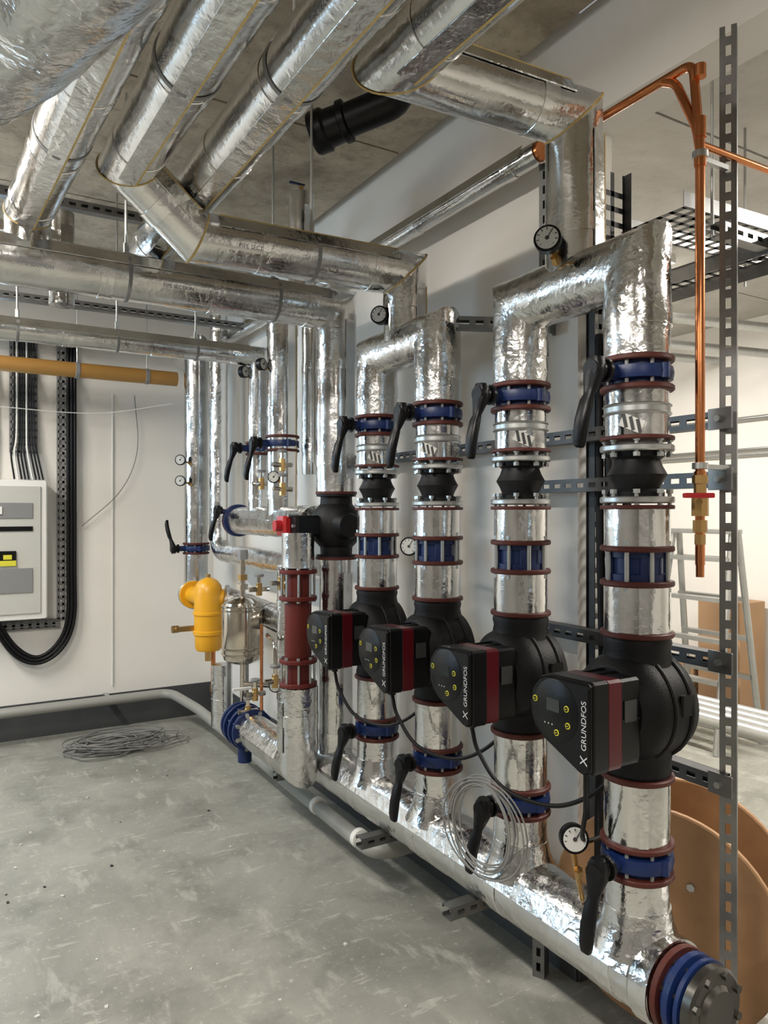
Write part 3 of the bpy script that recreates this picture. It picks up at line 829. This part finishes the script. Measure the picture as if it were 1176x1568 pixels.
b = B('cable_heap')
for k in range(20):
    cx_, cy_ = 1.02+random.uniform(-.16, .16), 5.08+random.uniform(-.09, .09)
    rx, ry = random.uniform(.12, .28), random.uniform(.08, .17); ph = random.uniform(0, 6.28); z0 = .006+.0035*k
    pts = [(cx_+math.cos(ph+t*.4)*rx*(1+.06*math.sin(3*t+k)), cy_+math.sin(ph+t*.4)*ry, z0+.004*math.sin(2*t+k)) for t in range(17)]
    b.sweep(smooth(pts, 4), .0045, WIRE, 6)
b.done()

b = B('pump_cable')
for i, (g, y) in enumerate(zip(cable_starts, YC)):
    x0, y0, z0 = g
    if i == 0:
        b.sweep(smooth([g, (x0+.02, y0+.02, z0-.10), (x0+.10, y0+.10, z0-.22), (1.62, y0+.2, z0-.28)]), .006, RUBBER, 10)
    else:
        b.sweep(smooth([g, (x0+.01, y0-.02, z0-.07), (x0+.04, y0-.10, z0-.155), (x0+.10, y0-.24, z0-.165), (x0+.17, y0-.34, z0-.09), (x0+.22, y0-.38, z0+.03)]), .006, RUBBER, 10)
b.done()
b = B('hanging_wire_coil')
for k in range(9):
    r1, r2 = .115+random.uniform(-.022, .022), .128+random.uniform(-.02, .02)
    c0 = V((1.29+random.uniform(-.012, .012), 1.62+random.uniform(-.02, .02), .675-.3*(r2-.125)))
    tl = random.uniform(.1, .4)
    pts = [c0 + V((tl*math.cos(t*math.pi/8)*r1, -math.cos(t*math.pi/8)*r1, math.sin(t*math.pi/8)*r2)) for t in range(17)]
    b.sweep(smooth(pts, 3), .0026, WIRE, 6)
b.done()

# small rubble and dust on the floor
b = B('floor_debris')
for k in range(70):
    x, y = random.uniform(-.6, 1.3), random.uniform(1.6, 5.0)
    s_ = random.uniform(.003, .009); a = random.uniform(0, 3.14)
    b.prism([(s_, 0), (s_*.3, s_*.9), (-s_, s_*.4), (-s_*.6, -s_*.8)], (x, y, 0), (math.cos(a), math.sin(a), 0), (-math.sin(a), math.cos(a), 0), UP, s_*.6, DIAL if k % 3 else LABEL)
b.done()

# ------------------------------------------------------------------ next room objects
b = B('wooden_cable_drum')
dc = V((1.834, 1.468, .335)); da = V((.91, .41, 0)).normalized()
def flange(o):
    n = 56; e = V((-da.y, da.x, 0)); 
    rs = []
    for (t, r) in ((0, .035), (0, .325), (.004, .33), (.018, .33), (.022, .325), (.022, .035), (0, .035)):
        rs.append([o + da*t + (e*math.cos(2*math.pi*i/n)+UP*math.sin(2*math.pi*i/n))*r for i in range(n)])
    b.rings(rs, WOOD, False, False)
    for i in range(4):
        a = .6+i*math.pi/2
        b.cyl(o - da*.008 + (e*math.cos(a)+UP*math.sin(a))*.15, o + da*.03 + (e*math.cos(a)+UP*math.sin(a))*.15, .012, ZINC, n=6)
flange(dc); flange(dc+da*.29)
b.lathe(dc+da*.02, da, [(0, .13), (.27, .13)], WOOD, 32, False, False)
b.done()
b = B('step_ladder')
for x in (0, .55):
    for sg in (-1, 1):
        p = V((4.45+.15*sg*1.6, 2.95+x, 0)); q = V((4.45+.03*sg, 2.98+x*.82, 1.42))
        b.sweep([p, q], .022, ZINC, 8)
for k in range(5):
    f = (k+.7)/5.4
    for sg in (-1, 1):
        xx = 4.45+sg*(.24-(.21)*f)
        b.box((xx, 3.22, 1.42*f), (.06, .50, .028), ZINC)
b.box((4.45, 3.22, 1.42), (.14, .50, .03), ZINC, bev=.005)
b.done()
b = B('cardboard_box')
b.box((5.0, 3.38, .45), (.30, .34, .90), CARD, bev=.004)
b.box((5.0, 3.38, .903), (.31, .04, .004), WHITE)
b.box((5.0, 3.74, .20), (.3, .30, .40), CARD, bev=.004)
b.done()
b = B('portable_heater')
b.box((1.98, .93, .225), (.36, .30, .45), WHITE, bev=.015)
for k in range(10): b.box((1.797, .93, .06+.03*k), (.006, .22, .012), GREY)
for k in range(10): b.box((1.98, .778, .06+.03*k), (.28, .006, .012), GREY)
b.done()
b = B('steel_pipe_rack')
for k in range(4): b.cyl((3.0+.09*k, .5, .60), (3.0+.09*k, 4.5, .60), .03, ZINC, n=14)
for y in (1.2, 3.9):
    for x in (2.9, 3.4): b.box((x, y, .28), (.05, .05, .56), ZINC)
    b.box((3.15, y, .555), (.6, .05, .03), ZINC)
b.done()

# ------------------------------------------------------------------ lights
TUBE = emit('tube_light', (1, .96, .90), 30)
def batten(x, y, z, L, along, power, col=(1, .945, .87)):
    b = B('fluorescent_batten')
    a = V(along); s = V((a.y, a.x, 0))
    c = V((x, y, z))
    b.box(c+UP*.035, (.08, L, .05), WHITE, (s, a, UP), bev=.006)
    b.cyl(c-a*(L/2-.03), c+a*(L/2-.03), .014, TUBE, n=14)
    ob = b.done()
    ld = bpy.data.lights.new('batten_lamp', 'AREA'); ld.shape = 'RECTANGLE'; ld.size = .12; ld.size_y = L; ld.energy = power; ld.color = col
    lo = bpy.data.objects.new('batten_lamp', ld); sc.collection.objects.link(lo)
    lo.location = c-UP*.03
    if abs(a.x) > .5: lo.rotation_euler = (0, 0, math.pi/2)
    lo.parent = ob
batten(-.75, 1.0, 3.02, 1.5, (0, 1, 0), 105)
batten(-.75, 3.9, 3.02, 1.5, (0, 1, 0), 90)
batten(-.4, -1.6, 3.02, 1.5, (1, 0, 0), 50)
batten(3.4, 3.4, 2.90, 1.5, (0, 1, 0), 95)
batten(3.4, .6, 2.90, 1.5, (0, 1, 0), 95)
for nm, loc, rot, sz, en in (('daylight_area', (-.12, 5.50, 2.15), (math.radians(-90), 0, 0), (.75, .75), 6),
                         ('daylight_area', (-2.9, 4.65, 2.0), (0, math.radians(-90), 0), (1.1, 1.2), 28)):  # this one belongs to the added left-wall window, for the bluish glow
    ld = bpy.data.lights.new(nm, 'AREA'); ld.shape = 'RECTANGLE'; ld.size = sz[0]; ld.size_y = sz[1]; ld.energy = en; ld.color = (.5, .76, 1)
    lo = bpy.data.objects.new(nm, ld); sc.collection.objects.link(lo)
    lo.location = loc; lo.rotation_euler = rot

w = bpy.data.worlds.new('world'); sc.world = w; w.use_nodes = True
w.node_tree.nodes['Background'].inputs[0].default_value = (.8, .85, .9, 1)
w.node_tree.nodes['Background'].inputs[1].default_value = .3

# ------------------------------------------------------------------ camera
cam = bpy.data.cameras.new('camera'); co = bpy.data.objects.new('camera', cam); sc.collection.objects.link(co)
co.location = (0, 0, 1.55)
co.rotation_euler = (math.radians(90), 0, math.radians(-30.8))
cam.sensor_fit = 'VERTICAL'; cam.sensor_height = 36; cam.lens = 26.0
cam.clip_start = .02
sc.camera = co
sc.view_settings.view_transform = 'Standard'
sc.view_settings.look = 'None'
sc.view_settings.exposure = 0.3
